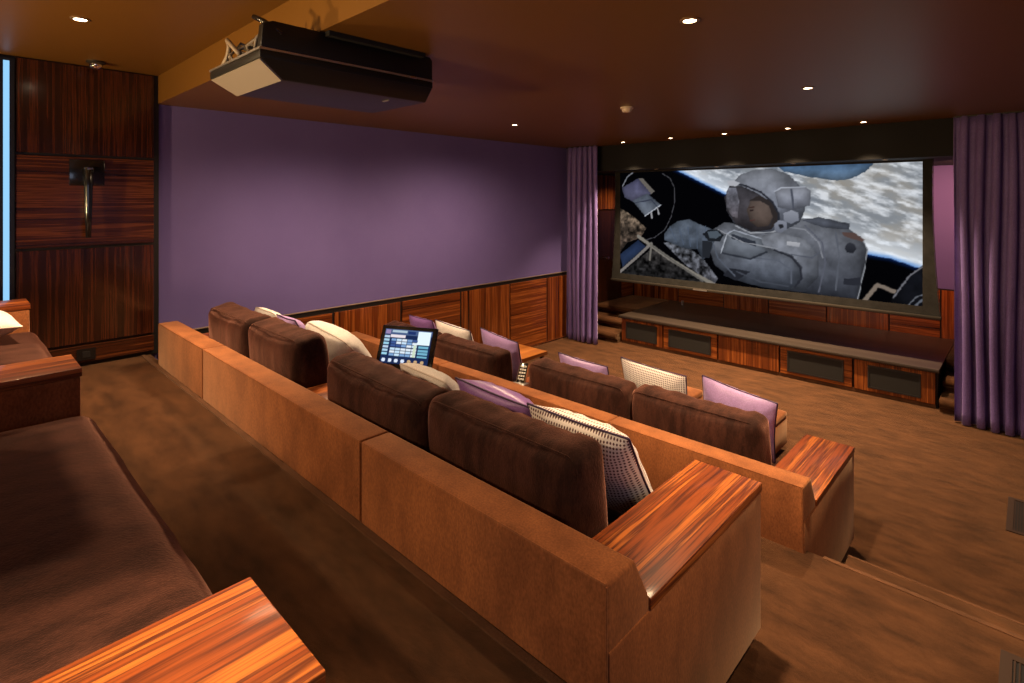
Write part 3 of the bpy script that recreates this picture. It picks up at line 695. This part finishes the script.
# ------------------------------------------------------------------ loose cushions
def back_cushion(x0, x1, yb, z0, z1, th, label, lean=8, yaw=0, roll=0, seed=0, group='brown velvet back cushions', clip=None):
    w, h = (x1 - x0), (z1 - z0)
    bm = bmesh.new()
    nx, nz, ny = 26, 18, 7
    cache = {}
    def V(i, j, k):
        key = (i, j, k)
        if key in cache: return cache[key]
        p = Vector((-1 + 2 * i / nx, -1 + 2 * j / ny, -1 + 2 * k / nz))
        q = Vector([math.copysign(abs(a) ** .8, a) for a in p])
        r = .055; hh = Vector((w / 2, th / 2, h / 2))
        s = Vector((q.x * hh.x, q.y * hh.y, q.z * hh.z))
        inner = Vector([max(-hh[a] + r, min(hh[a] - r, s[a])) for a in range(3)])
        d = s - inner
        if d.length > 1e-9: s = inner + d.normalized() * max(abs(d.x), abs(d.y), abs(d.z))
        b = (1 - abs(q.x) ** 4) * (1 - abs(q.z) ** 4)
        s.y += .042 * b * q.y
        s.z += (.012 * q.x ** 2 - .010) * (q.z > 0) * q.z
        s.x += .012 * (1 - q.z ** 2) * q.x
        n = mnoise.noise(Vector((s.x * 9 + seed, s.y * 7, s.z * 4))) * .7 + mnoise.noise(Vector((s.x * 26 + seed, s.y * 9, s.z * 6))) * .35
        s += s.normalized() * n * .013 + Vector((0, .004, .004)) * math.sin(s.x * 38 + s.z * 26 + seed * 1.7 + 5 * n) * max(0, q.z) ** 2
        if clip is not None:                      # squashed against the sofa arm below its top, bulging over it above
            f = min(1, max(0, (s.z - clip[0]) / .05)); f = f * f * (3 - 2 * f)
            s.x = min(s.x, clip[1] * (1 - f) + 9 * f) if f < .02 else (min(s.x, clip[1] + (w / 2 + .02 - clip[1]) * f))
        v = bm.verts.new(s); cache[key] = v; return v
    def quad(*a):
        try: bm.faces.new(a)
        except ValueError: pass
    for i in range(nx):
        for k in range(nz):
            for j in (0, ny): quad(V(i, j, k), V(i + 1, j, k), V(i + 1, j, k + 1), V(i, j, k + 1))
        for j in range(ny):
            for k in (0, nz): quad(V(i, j, k), V(i + 1, j, k), V(i + 1, j + 1, k), V(i, j + 1, k))
    for j in range(ny):
        for k in range(nz):
            for i in (0, nx): quad(V(i, j, k), V(i, j + 1, k), V(i, j + 1, k + 1), V(i, j, k + 1))
    o = obj('back_cushion', bm, M['velvet'], smooth='all')
    o.location = ((x0 + x1) / 2, yb + th / 2, (z0 + z1) / 2)
    o.rotation_euler = (math.radians(lean), math.radians(roll), math.radians(yaw))
    # welted seam round the front and back faces
    bm = bmesh.new(); pts = []
    rr = .05; a, b = w / 2 - .014, h / 2 - .014
    for cx_, cz_, a0 in ((a - rr, b - rr, 0), (-a + rr, b - rr, 90), (-a + rr, -b + rr, 180), (a - rr, -b + rr, 270)):
        for q in range(7):
            an = math.radians(a0 + 15 * q); pts.append((cx_ + rr * math.cos(an), -th / 2 + .016, cz_ + rr * math.sin(an)))
    closed_tube(bm, pts, .004)
    s = obj('welt', bm, M['velvet'], smooth='all'); s.parent = o; s.location = (0, 0, 0)
    return tag(o, label, 'cushion', group)

def pillow(w, h, th, loc, rot, mat, pipe, label, group=None, seed=0, cat='pillow', name='throw_pillow', sag=.0, rc=.03):
    """square throw pillow: two bellied faces meeting at a corded rim with drawn-in sides"""
    n = 22
    bm = bmesh.new()
    def pos(u, v, side):
        pin = .07
        x = u * w / 2 * (1 - pin * (1 - v * v)); z = v * h / 2 * (1 - pin * (1 - u * u))
        a = max(0, (1 - abs(u) ** 2.6)) ** .62 * max(0, (1 - abs(v) ** 2.6)) ** .62
        k = 1 - rc * (u * v) ** 4
        x *= k; z *= k
        y = side * th / 2 * a
        wr = mnoise.noise(Vector((x * 14 + seed, side * 3.1, z * 14))) * .007 * a
        rad = math.hypot(u, v)
        wr += .0065 * math.sin(math.atan2(v, u) * 19 + seed) * max(0, rad - .45) * a * 2
        z -= sag * (1 - u * u) * (v > 0) * v
        return Vector((x, y + side * wr, z))
    g = {}
    lin_ = [math.sin(PI / 2 * (-1 + 2 * i / n)) for i in range(n + 1)]
    rim = lambda i, j: i in (0, n) or j in (0, n)
    for i in range(n + 1):
        for j in range(n + 1):
            if rim(i, j):
                g[(i, j, 1)] = g[(i, j, -1)] = bm.verts.new(pos(lin_[i], lin_[j], 0))
            else:
                for s in (1, -1): g[(i, j, s)] = bm.verts.new(pos(lin_[i], lin_[j], s))
    for s in (1, -1):
        for i in range(n):
            for j in range(n):
                q = (g[(i, j, s)], g[(i + 1, j, s)], g[(i + 1, j + 1, s)], g[(i, j + 1, s)])
                bm.faces.new(q if s < 0 else q[::-1])
    loop = [pos(lin_[i], -1, 0) for i in range(n)] + [pos(1, lin_[j], 0) for j in range(n)] + [pos(lin_[n - i], 1, 0) for i in range(n)] + [pos(-1, lin_[n - j], 0) for j in range(n)]
    o = obj(name, bm, mat, smooth='all')
    bm = bmesh.new(); closed_tube(bm, loop, .0048)
    p = obj('piping', bm, pipe, smooth='all'); p.parent = o
    o.location = loc; o.rotation_euler = tuple(math.radians(a) for a in rot)
    return tag(o, label, cat, group)

Z2 = T2 + .462
bc2 = 'brown velvet cushions along the middle sofa'
back_cushion(.69, 1.48, 1.45, Z2, 1.365, .20, 'brown velvet back cushion by the purple wall end of the middle sofa', 5, 0, 0, 1, bc2)
back_cushion(1.51, 2.25, 1.45, Z2, 1.37, .20, 'brown velvet back cushion just before the gap at the touch screen console', 5, 0, 0, 11, bc2)
back_cushion(2.605, 3.47, 1.45, Z2, 1.335, .19, 'creased brown velvet back cushion standing just below the touch screen', 5, 0, 1.5, 21, bc2)
back_cushion(3.505, 4.32, 1.45, Z2, 1.355, .18, 'big brown velvet back cushion closest to the glossy sofa arm', 5, 0, 0, 31, bc2)
bc1 = 'brown velvet cushions along the front sofa'
back_cushion(.415, 1.22, 3.215, .468, .89, .20, 'brown velvet back cushion at the wall end of the front sofa', 5, 0, 0, 41, bc1)
back_cushion(1.26, 2.15, 3.215, .468, .90, .20, 'brown velvet back cushion of the front sofa left of the remote', 5, 0, 0, 51, bc1)
back_cushion(2.495, 3.39, 3.215, .468, .915, .20, 'brown velvet back cushion of the front sofa right of the remote', 5, 0, 0, 61, bc1)
back_cushion(3.43, 4.275, 3.215, .468, .925, .20, 'brown velvet back cushion at the aisle end of the front sofa', 5, 0, 0, 71, bc1)
back_cushion(1.45, 2.30, -.33, T3 + .51, T3 + .86, .20, 'brown velvet cushion behind the console of the back row', 5, 0, 0, 81, 'brown velvet cushions of the back row')
back_cushion(2.68, 3.50, -.33, T3 + .51, T3 + .86, .20, 'dark brown velvet cushion in the shade of the back row console', 5, 0, 0, 91, 'brown velvet cushions of the back row')

pp2 = 'throw pillows on the middle sofa'
pillow(.46, .44, .17, (.94, 1.87, 1.125), (28, 0, 0), M['linen'], M['pipe_white'], 'white pillow at the far end of the middle sofa, mostly hidden', pp2, 1, rc=.15)
pillow(.33, .44, .17, (1.345, 1.87, 1.12), (28, 0, 0), M['satin'], M['pipe'], 'lilac pillow tucked between two white pillows on the middle sofa', pp2, 2)
pillow(.70, .48, .26, (1.835, 1.95, 1.105), (36, 5, 0), M['linen'], M['pipe_white'], 'large plump white pillow left of the touch screen', pp2, 3, rc=.2)
pillow(.46, .42, .18, (2.97, 1.93, 1.10), (40, 2, 0), M['linen'], M['pipe_white'], 'white pillow lying just below the touch screen', pp2, 4, rc=.12)
pillow(.52, .46, .21, (3.535, 1.925, 1.11), (38, 2, 0), M['satin_deep'], M['pipe'], 'crinkled purple satin pillow on the middle sofa', pp2, 5)
pillow(.52, .50, .22, (4.075, 1.87, 1.11), (32, 0, 0), M['hound'], M['pipe'], 'large checked pillow leaning beside the glossy sofa arm', pp2, 6)
pp1 = 'throw pillows on the front sofa'
pillow(.42, .46, .19, (.63, 3.62, .71), (20, 0, 0), M['satin_deep'], M['pipe'], 'purple satin pillow directly behind the touch screen', pp1, 7)
pillow(.56, .46, .20, (1.15, 3.62, .715), (20, 3, 0), M['linen'], M['pipe'], 'white pillow beside the purple one at the wall end of the front sofa', pp1, 8)
pillow(.54, .48, .16, (1.80, 3.63, .715), (18, 5, -3), M['satin'], M['pipe'], 'lilac pillow standing beside the wooden side table', pp1, 9)
pillow(.50, .46, .16, (2.775, 3.62, .70), (20, 2, 0), M['satin'], M['pipe'], 'lilac pillow alone behind the middle of the front sofa', pp1, 10)
pillow(.54, .52, .17, (3.39, 3.63, .745), (18, 3, 0), M['hound'], M['pipe'], 'small checked pillow on the front sofa facing the stage', pp1, 11)
pillow(.50, .48, .17, (3.99, 3.63, .75), (18, 8, 0), M['satin'], M['pipe'], 'lilac pillow at the aisle end of the front sofa', pp1, 12)
pillow(.44, .40, .17, (1.0, .10, T3 + .585), (87, 0, 3), M['linen'], M['pipe_white'], 'small cream pillow on the back row seat by the dark panels', 'pillows of the back row', 13)

# ------------------------------------------------------------------ footstools, side table
def footstool(x0, x1, y0, y1, z1, label):
    t = thing('footstool', ((x0 + x1) / 2, (y0 + y1) / 2, 0), label, 'footstool', 'suede footstools before the front sofa')
    obj('plinth', bx(x0 + .05, x1 - .05, y0 + .05, y1 - .05, 0, .06), M['black_gap'], t)
    obj('body', bx(x0, x1, y0, y1, .055, z1 - .06, bev=.014), M['suede'], t, smooth=True)
    obj('cushion', seat_block(x0, x1, y0, y1, z1 - .062, z1, .022, .008, x0, .002, (12, 12, 4)), M['suede'], t, smooth='all')
    return t
footstool(3.20, 3.845, 4.45, 5.12, .34, 'tan suede footstool in front of the aisle end of the front sofa')
footstool(2.42, 3.085, 4.45, 5.12, .34, 'tan suede footstool beside the small checked pillow')

t = thing('side_table', (1.37, 4.3, 0), 'small glossy wooden side table in front of the lilac pillow', 'table')
obj('table_top', bx(1.12, 1.60, 4.06, 4.52, .51, .55, bev=.004), M['table_wood'], t, smooth=True)
for x in (1.15, 1.54):
    for y in (4.09, 4.46): obj('leg', bx(x, x + .035, y, y + .035, 0, .51, bev=.003), M['dark_v'], t)

# ------------------------------------------------------------------ touch screen
def tablet():
    loc = Vector((2.475, 2.045, T2 + .635))
    t = thing('touch_screen', loc, 'lit touch screen in a black frame standing on the sofa console', 'touch screen')
    t.rotation_euler = (0, 0, math.radians(27))
    WLOC[t.name] = Vector((0, 0, 0))                 # parts below are built in the stand's own space
    w, h = .40, .275
    tilt = math.radians(-24)
    R = Matrix.Rotation(tilt, 4, 'X')
    def add(name, bm, mat, **k):
        bmesh.ops.transform(bm, matrix=Matrix.Translation((0, -.03, .028)) @ R, verts=bm.verts)
        return obj(name, bm, mat, t, origin=(0, 0, 0), **k)
    hs = add('housing', bx(-w / 2, w / 2, 0, .022, 0, h, bev=.006), M['black'], smooth=True)
    H, W = 120, 176
    img = np.zeros((H, W, 3)) + np.array([26, 40, 78.])
    def rc(x0, y0, x1, y1, c): img[int((1 - y1) * H):int((1 - y0) * H), int(x0 * W):int(x1 * W)] = c
    rnd = random.Random(4)
    rc(0, .84, 1, 1, (70, 90, 130)); rc(.02, .86, .12, .98, (150, 130, 170)); rc(.16, .9, .48, .98, (170, 190, 205)); rc(.50, .88, .66, .96, (30, 48, 100))
    rc(.72, .60, .98, .97, (225, 240, 248)); rc(.14, .76, .46, .84, (225, 215, 222))
    for i in range(6):
        rc(.01, .24 + .1 * i, .13, .31 + .1 * i, (150 + 14 * (i % 3), 200, 220))
    for i in range(5):
        for j in range(6):
            c = rnd.choice([(190, 215, 235), (120, 155, 200), (215, 225, 235), (60, 84, 140)])
            rc(.17 + .115 * i, .23 + .085 * j, .27 + .115 * i, .295 + .085 * j, c)
    for j in range(4): rc(.76, .22 + .09 * j, .97, .28 + .09 * j, (110, 170, 195))
    rc(.66, .22, .72, .58, (200, 215, 190))
    for i in range(7):
        c = (210, 220, 240) if i < 4 else rnd.choice([(190, 160, 120), (120, 140, 190)])
        x = .07 + .135 * i; yy, xx = np.mgrid[0:H, 0:W]
        m = ((xx / W - x) * 1.47) ** 2 + (yy / H - .90) ** 2 < .0032
        img[m] = c
    img = img[::-1]
    for e in (M['display'],):
        o = Vector((-w / 2 + .03, 0, .032)); eu = Vector((w - .06, 0, 0)); ev = Vector((0, 0, h - .056))
        Tm = Matrix.Translation((0, -.03, .028)) @ R
        oo = Tm @ (o + Vector((0, -.0012, 0)))
        pm = picture_mesh('display', (oo, R.to_3x3() @ eu, R.to_3x3() @ ev), 88, 60, img, e, t)
    bm = bmesh.new(); prism_x(bm, [(-.055, 0), (.075, 0), (.075, .006), (.0, .03), (-.045, .03)], -w / 2 + .005, w / 2 - .005, .004, 2)
    obj('stand', bm, M['bronze'], t, origin=(0, 0, 0), smooth=True, label='grey bronze stand')
tablet()

# remote control in a charging cradle on the front console
t = thing('remote_control', (2.30, 3.33, .635), 'black and silver remote control standing in the gap between front cushions', 'remote')
def tilted(bm, ang=-35, o=(2.30, 3.33, .635)):
    bmesh.ops.transform(bm, matrix=Matrix.Translation(o) @ Matrix.Rotation(math.radians(20), 4, 'Z') @ Matrix.Rotation(math.radians(ang), 4, 'X') @ Matrix.Translation(-Vector(o)), verts=bm.verts); return bm
obj('cradle', bx(2.24, 2.36, 3.28, 3.38, .635, .66, bev=.006), M['silver'], t, smooth=True)
obj('handset', tilted(bx(2.265, 2.335, 3.32, 3.342, .645, .83, bev=.008)), M['black'], t, smooth=True)
bm = bmesh.new()
for i in range(3):
    for j in range(5): box(bm, 2.272 + .02 * i, 2.286 + .02 * i, 3.316, 3.321, .68 + .027 * j, .695 + .027 * j)
obj('buttons', tilted(bm), M['silver'], t)
bm = bmesh.new()
for x in (2.2635, 2.3365): box(bm, x - .003, x + .003, 3.317, 3.345, .65, .825)
obj('silver_rim', tilted(bm), M['chrome'], t)

# ------------------------------------------------------------------ projector
t = thing('projector', (2.62, 1.43, 3.01), 'large black projector hung from the ceiling edge, tail of cables at its back', 'projector')
px0, px1, py0, py1 = 2.28, 2.935, .96, 1.92
def frustum(bm, a, b, z0, z1, bev=.0):
    """a, b: (x0, x1, y0, y1) at z0 and z1"""
    vs = []
    for (x0, x1, y0, y1), z in ((a, z0), (b, z1)):
        vs.append([bm.verts.new(p + (z,)) for p in ((x0, y0), (x1, y0), (x1, y1), (x0, y1))])
    fs = [bm.faces.new(vs[0][::-1]), bm.faces.new(vs[1])]
    for k in range(4): fs.append(bm.faces.new((vs[0][k], vs[0][(k + 1) % 4], vs[1][(k + 1) % 4], vs[1][k])))
    if bev: bmesh.ops.bevel(bm, geom=list({e for f in fs for e in f.edges}), offset=bev, segments=3, profile=.5, affect='EDGES')
bm = bmesh.new(); frustum(bm, (px0, px1, py0, py1), (px0 + .015, px1 - .015, py0 + .2, py1 - .01), 2.876, 2.992, .012); obj('upper_shell', bm, M['proj'], t, smooth=True)
bm = bmesh.new(); frustum(bm, (px0 + .05, px1 - .05, py0 + .125, py1 - .012), (px0, px1, py0, py1), 2.752, 2.832, .008); box(bm, px0, px1, py0, py1, 2.828, 2.866, .006); low = obj('lower_shell', bm, M['proj'], t, smooth=True)
bm = bmesh.new(); prism_x(bm, [(py0 + .005, 2.876), (py0 + .015, 2.985), (py0 + .06, 3.004), (py1 - .02, 3.004), (py1 - .002, 2.985), (py1 - .002, 2.876)], px1 - .05, px1 - .001, .006, 2); obj('side_cheek', bm, M['proj'], t, smooth=True)
obj('silver_line', bx(px0 - .002, px1 + .002, py0 - .002, py1 + .002, 2.866, 2.876), M['silver'], t)
# pale exhaust panel on the undercut tail end
bm = bmesh.new()
def tail(x, q, off): # q 0 at the top of the undercut, 1 at its foot
    return Vector((x, py0 + .125 * q - off * .6, 2.832 - .08 * q - off))
a = [tail(px0 + .012, .05, .006), tail(px1 - .012, .05, .006), tail(px1 - .052, .97, .006), tail(px0 + .052, .97, .006)]
b = [p + Vector((0, .014, .014)) for p in a]
va = [bm.verts.new(p) for p in a]; vb = [bm.verts.new(p) for p in b]
bm.faces.new(va); bm.faces.new(vb[::-1])
for k in range(4): bm.faces.new((va[k], va[(k + 1) % 4], vb[(k + 1) % 4], vb[k]))
obj('exhaust_panel', bm, M['vent_white'], t, label='pale sloping panel on the tail end')
obj('mount_plate', bx(2.40, 2.97, 1.27, 1.84, 2.985, 3.01, bev=.003), M['soffit'], t)
bm = bmesh.new(); tube(bm, [(2.6, py1 - .02, 2.85), (2.6, py1 + .04, 2.85)], .055, 20); obj('lens', bm, M['black'], t, smooth=True)
obj('catch', bx(px1 - .004, px1 + .006, 1.76, 1.80, 2.862, 2.876, bev=.002), M['chrome'], low)
obj('status_light', bx(2.76, 2.82, 1.70, 1.71, 2.746, 2.753), M['silver'], low)
bm = bmesh.new()
rnd = random.Random(2)
tube(bm, [(2.36 + .0 * k + .01 * math.cos(k), py0 + .03 + .05 * math.sin(k * .52), 2.88 + .14 * math.sin(PI * k / 8)) if k < 0 else (2.31 + .045 * k + .03 * math.cos(k * .9), 1.0 + .02 * math.sin(k), 2.885 + .125 * math.sin(PI * min(k, 6) / 6.4)) for k in range(7)], .012, 8)
obj('cable_loop', bm, M['cable_pale'], t, smooth='all', label='pale looped cable')
for k in range(9):
    bm = bmesh.new(); x = 2.36 + .055 * k
    tube(bm, [(x, 1.00 + rnd.uniform(0, .04), 2.885), (x + rnd.uniform(-.03, .06), 1.0, 2.93 + rnd.uniform(-.02, .03)), (x + rnd.uniform(-.02, .08), 1.04, 2.96 + rnd.uniform(-.02, .05)), (x + .06, 1.10, 2.96), (x + .08, 1.16, 2.95)], .008, 6)
    obj('cable', bm, M['cable'], t, smooth='all')
bm = bmesh.new(); tube(bm, [(2.84, .97, 3.03), (2.88, .99, 3.01), (2.92, 1.02, 2.98), (2.93, 1.06, 2.95)], .012, 8); obj('lever', bm, M['black'], t, smooth='all')

# ------------------------------------------------------------------ lamps and ceiling fittings
LAMPS = []
def downlight(x, y, z, label, group, r=.027, mat='lamp'):
    t = thing('recessed_downlight', (x, y, z), label, 'downlight', group)
    bm = bmesh.new(); lathe(bm, [(r + .016, 0), (r + .016, -.004), (r + .010, -.007), (r, -.006), (r, 0)], x, y, 28, z); obj('trim_ring', bm, M['trim_ring'], t, smooth=True)
    bm = bmesh.new(); lathe(bm, [(0, -.0045), (r * .6, -.0045), (r, -.003), (r, 0), (0, 0)], x, y, 24, z); obj('lamp', bm, M[mat], t, smooth=True, label='glowing lamp face')
g1 = 'lit ceiling downlights'
downlight(4.28, 2.33, ZC, 'largest-looking round downlight, lit, above the front sofa near the aisle', g1, .029)
downlight(1.33, 4.29, ZC, 'single lit downlight in the ceiling next to the purple wall', g1)
downlight(4.22, 4.34, ZC, 'lit downlight midway between the big ceiling light and the screen', g1)
row = ['first lit downlight of the stage row, next to the far curtain', 'second lit downlight of the stage row from the far curtain', 'middle lit downlight of the stage row of five', 'second lit downlight of the stage row from the near curtain', 'last lit downlight of the stage row, next to the near curtain']
FRONT = [1.20, 1.93, 2.65, 3.38, 4.12]
for x, l in zip(FRONT, row): downlight(x, 6.66, ZC, l, g1)
downlight(1.41, .54, ZR, 'lit downlight in the raised rear ceiling before the dark panels', g1, .032)
g2 = 'tiny lamps under the black soffit'
for x, y, l in ((1.51, 7.04, 'tiny lamp under the soffit above the floating gear on the screen'), (2.38, 7.06, 'tiny lamp under the soffit above the planet edge on the screen'), (3.32, 7.06, 'tiny lamp under the soffit right of the helmet on the screen'), (4.24, 7.08, 'tiny lamp under the soffit above the planet clouds on the screen')):
    downlight(x, y, ZS, l, g2, .014, 'lamp_small')

t = thing('smoke_detector', (2.82, 4.15, ZC), 'round cream smoke detector on the brown ceiling', 'smoke detector')
bm = bmesh.new(); lathe(bm, [(0, 0), (.055, 0), (.058, -.006), (.056, -.018), (0, -.018)], 2.82, 4.15, 28, ZC); obj('base', bm, M['plastic'], t, smooth=True)
bm = bmesh.new(); lathe(bm, [(.044, -.018), (.044, -.03), (.034, -.045), (.012, -.049), (0, -.049)], 2.82, 4.15, 28, ZC); obj('sensor_head', bm, M['plastic'], t, smooth=True)
t = thing('dome_camera', (.26, .79, ZR), 'small dome camera on the rear ceiling above the dark panels', 'camera')
bm = bmesh.new(); lathe(bm, [(0, 0), (.062, 0), (.062, -.012), (.045, -.022), (0, -.022)], .26, .79, 24, ZR); obj('base', bm, M['bronze'], t, smooth=True)
bm = bmesh.new(); lathe(bm, [(.04, -.02), (.04, -.035), (.030, -.052), (.014, -.062), (0, -.064)], .26, .79, 24, ZR); obj('dome', bm, M['chrome'], t, smooth=True)

# wall lamp on the dark panels
t = thing('wall_sconce', (.052, .76, 2.40), 'dark wall sconce with a long tapered stem on the level grained panel', 'sconce')
obj('back_plate', bx(.052, .075, .655, .875, 2.305, 2.505, bev=.004), M['black'], t, smooth=True)
bm = bmesh.new(); tube(bm, [(.07, .765, 2.42), (.11, .765, 2.42)], .018, 14); obj('bracket', bm, M['chrome'], t, smooth=True)
bm = bmesh.new(); tube(bm, [(.12, .765, 2.44), (.12, .765, 2.43), (.12, .765, 2.30), (.12, .765, 2.1), (.12, .765, 1.905), (.12, .765, 1.90)], .03, 18, True, [.024, .031, .029, .024, .018, .014]); obj('stem', bm, M['black'], t, smooth=True)
bm = bmesh.new(); lathe(bm, [(.026, 0), (.033, 0), (.033, .012), (.026, .012)], .12, .765, 20, 2.43); obj('collar', bm, M['chrome'], t, smooth=True)
t = thing('wall_socket', (.055, .76, .98), 'black wall socket low on the dark panelling', 'socket')
obj('face_plate', bx(.052, .06, .70, .82, .94, 1.03, bev=.002), M['black'], t)
obj('outlet', bx(.058, .063, .735, .785, .96, 1.01, bev=.002), M['black_matt'], t)

# floor grilles
def floor_grille(x0, x1, y0, y1, z, label):
    t = thing('floor_grille', ((x0 + x1) / 2, (y0 + y1) / 2, z), label, 'floor grille', 'floor grilles in the aisle carpet')
    bm = bmesh.new(); f = .035
    box(bm, x0, x1, y0, y0 + f, z, z + .006); box(bm, x0, x1, y1 - f, y1, z, z + .006); box(bm, x0, x0 + f, y0 + f, y1 - f, z, z + .006); box(bm, x1 - f, x1, y0 + f, y1 - f, z, z + .006)
    obj('frame', bm, M['grille'], t)
    obj('pit', bx(x0 + f, x1 - f, y0 + f, y1 - f, z, z + .0015), M['black_gap'], t)
    bm = bmesh.new(); n = int((x1 - x0 - 2 * f) / .014)
    for k in range(n): box(bm, x0 + f + .004 + .014 * k, x0 + f + .009 + .014 * k, y0 + f, y1 - f, z + .001, z + .005)
    obj('slats', bm, M['grille'], t)
floor_grille(5.27, 5.75, 4.87, 5.43, 0, 'metal floor grille in the lower aisle carpet')
floor_grille(5.31, 5.75, 2.40, 2.84, T2, 'metal floor grille in the middle tier carpet')

# ------------------------------------------------------------------ light
def spot(x, y, z, power, size=100, blend=.7, col=(1, .66, .36), rad=.035, aim=None):
    L = bpy.data.lights.new('real_or_added_beam', 'SPOT'); L.energy = power; L.color = col  # serves visible lamps and added ones without a fitting
    L.spot_size = math.radians(size); L.spot_blend = blend; L.shadow_soft_size = rad
    o = bpy.data.objects.new('real_or_added_beam', L); COL.objects.link(o); o.location = (x, y, z)
    if aim is not None:
        o.rotation_euler = (Vector(aim) - Vector((x, y, z))).to_track_quat('-Z', 'Y').to_euler()
    return o
WARM = (1, .70, .42)
spot(4.28, 2.33, ZC - .03, 380, 92, .8, WARM, .05, (4.2, 3.1, 0))
spot(1.33, 4.29, ZC - .03, 360, 170, 1, WARM, .2)
spot(4.22, 4.34, ZC - .03, 340, 100, .8, WARM)
spot(1.33, 2.30, ZC - .03, 370, 165, 1, WARM, .25)  # lamp assumed hidden behind the projector, added for brightness
for x in FRONT: spot(x, 6.66, ZC - .03, 350, 86, .7, WARM)
spot(1.41, .54, ZR - .03, 330, 84, .9, WARM, .05)
spot(4.42, .22, ZR - .03, 370, 36, .9, WARM, .05)
spot(5.55, 1.7, ZC - .03, 120, 110, .8, WARM)  # unseen aisle lamp, added to brighten the sofa side
# unseen fill spots added behind the back row to brighten the sofa backs
spot(1.2, -1.75, ZR - .05, 150, 92, 1, WARM, .10, (2.2, 1.2, .9))
spot(2.3, -1.75, ZR - .05, 270, 92, 1, WARM, .10, (3.9, 1.2, .9))
for x in (1.51, 2.38, 3.32, 4.24): spot(x, 7.06, ZS - .02, 4, 140, .8, WARM, .015)
spot(.55, 8.0, ZS - .02, 30, 140, .8, WARM, .03)  # unseen spot added to brighten the wood beside the stage
# cove lamp over the stage wall
spot(4.95, 7.5, ZS - .03, 170, 100, .9, (1, .42, .24), .04, (4.6, 8.85, 1.7))
# unseen uplights added at the rear to brighten the ceiling
for x in (1.2, 3.2): spot(x, -2.0, 1.9, 320, 120, 1, (1, .66, .30), .08, (x + .4, 1.2, 3.3))
# cool area light added out of view at the rear right as soft fill
L = bpy.data.lights.new('added_cool_fill', 'AREA'); L.shape = 'RECTANGLE'; L.size = .9; L.size_y = 1.9; L.energy = 14; L.color = (.6, .72, 1)
o = bpy.data.objects.new('added_cool_fill', L); COL.objects.link(o); o.location = (RX - .05, -1.3, T3 + 1.05); o.rotation_euler = (0, PI / 2, 0)

world = bpy.data.worlds.new('World'); S.world = world; world.use_nodes = True
world.node_tree.nodes['Background'].inputs['Color'].default_value = (.5, .6, .8, 1)
world.node_tree.nodes['Background'].inputs['Strength'].default_value = .05

# ------------------------------------------------------------------ camera
cam = bpy.data.cameras.new('Camera'); co = bpy.data.objects.new('Camera', cam); COL.objects.link(co)
co.location = (5.4, 0, 2.2); co.rotation_euler = (PI / 2, 0, math.radians(43.8))
cam.sensor_width = 36; cam.lens = 543 / 1024 * 36; cam.shift_y = -(341.5 - 199) / 1024
cam.clip_start = .02
S.camera = co
vs = S.view_settings
vs.view_transform = 'Standard'; vs.look = 'None'; vs.exposure = 0.0; vs.gamma = 1; vs.use_curve_mapping = False
S.cycles.use_denoising = True
S.cycles.max_bounces = 10; S.cycles.diffuse_bounces = 6; S.cycles.sample_clamp_indirect = 4
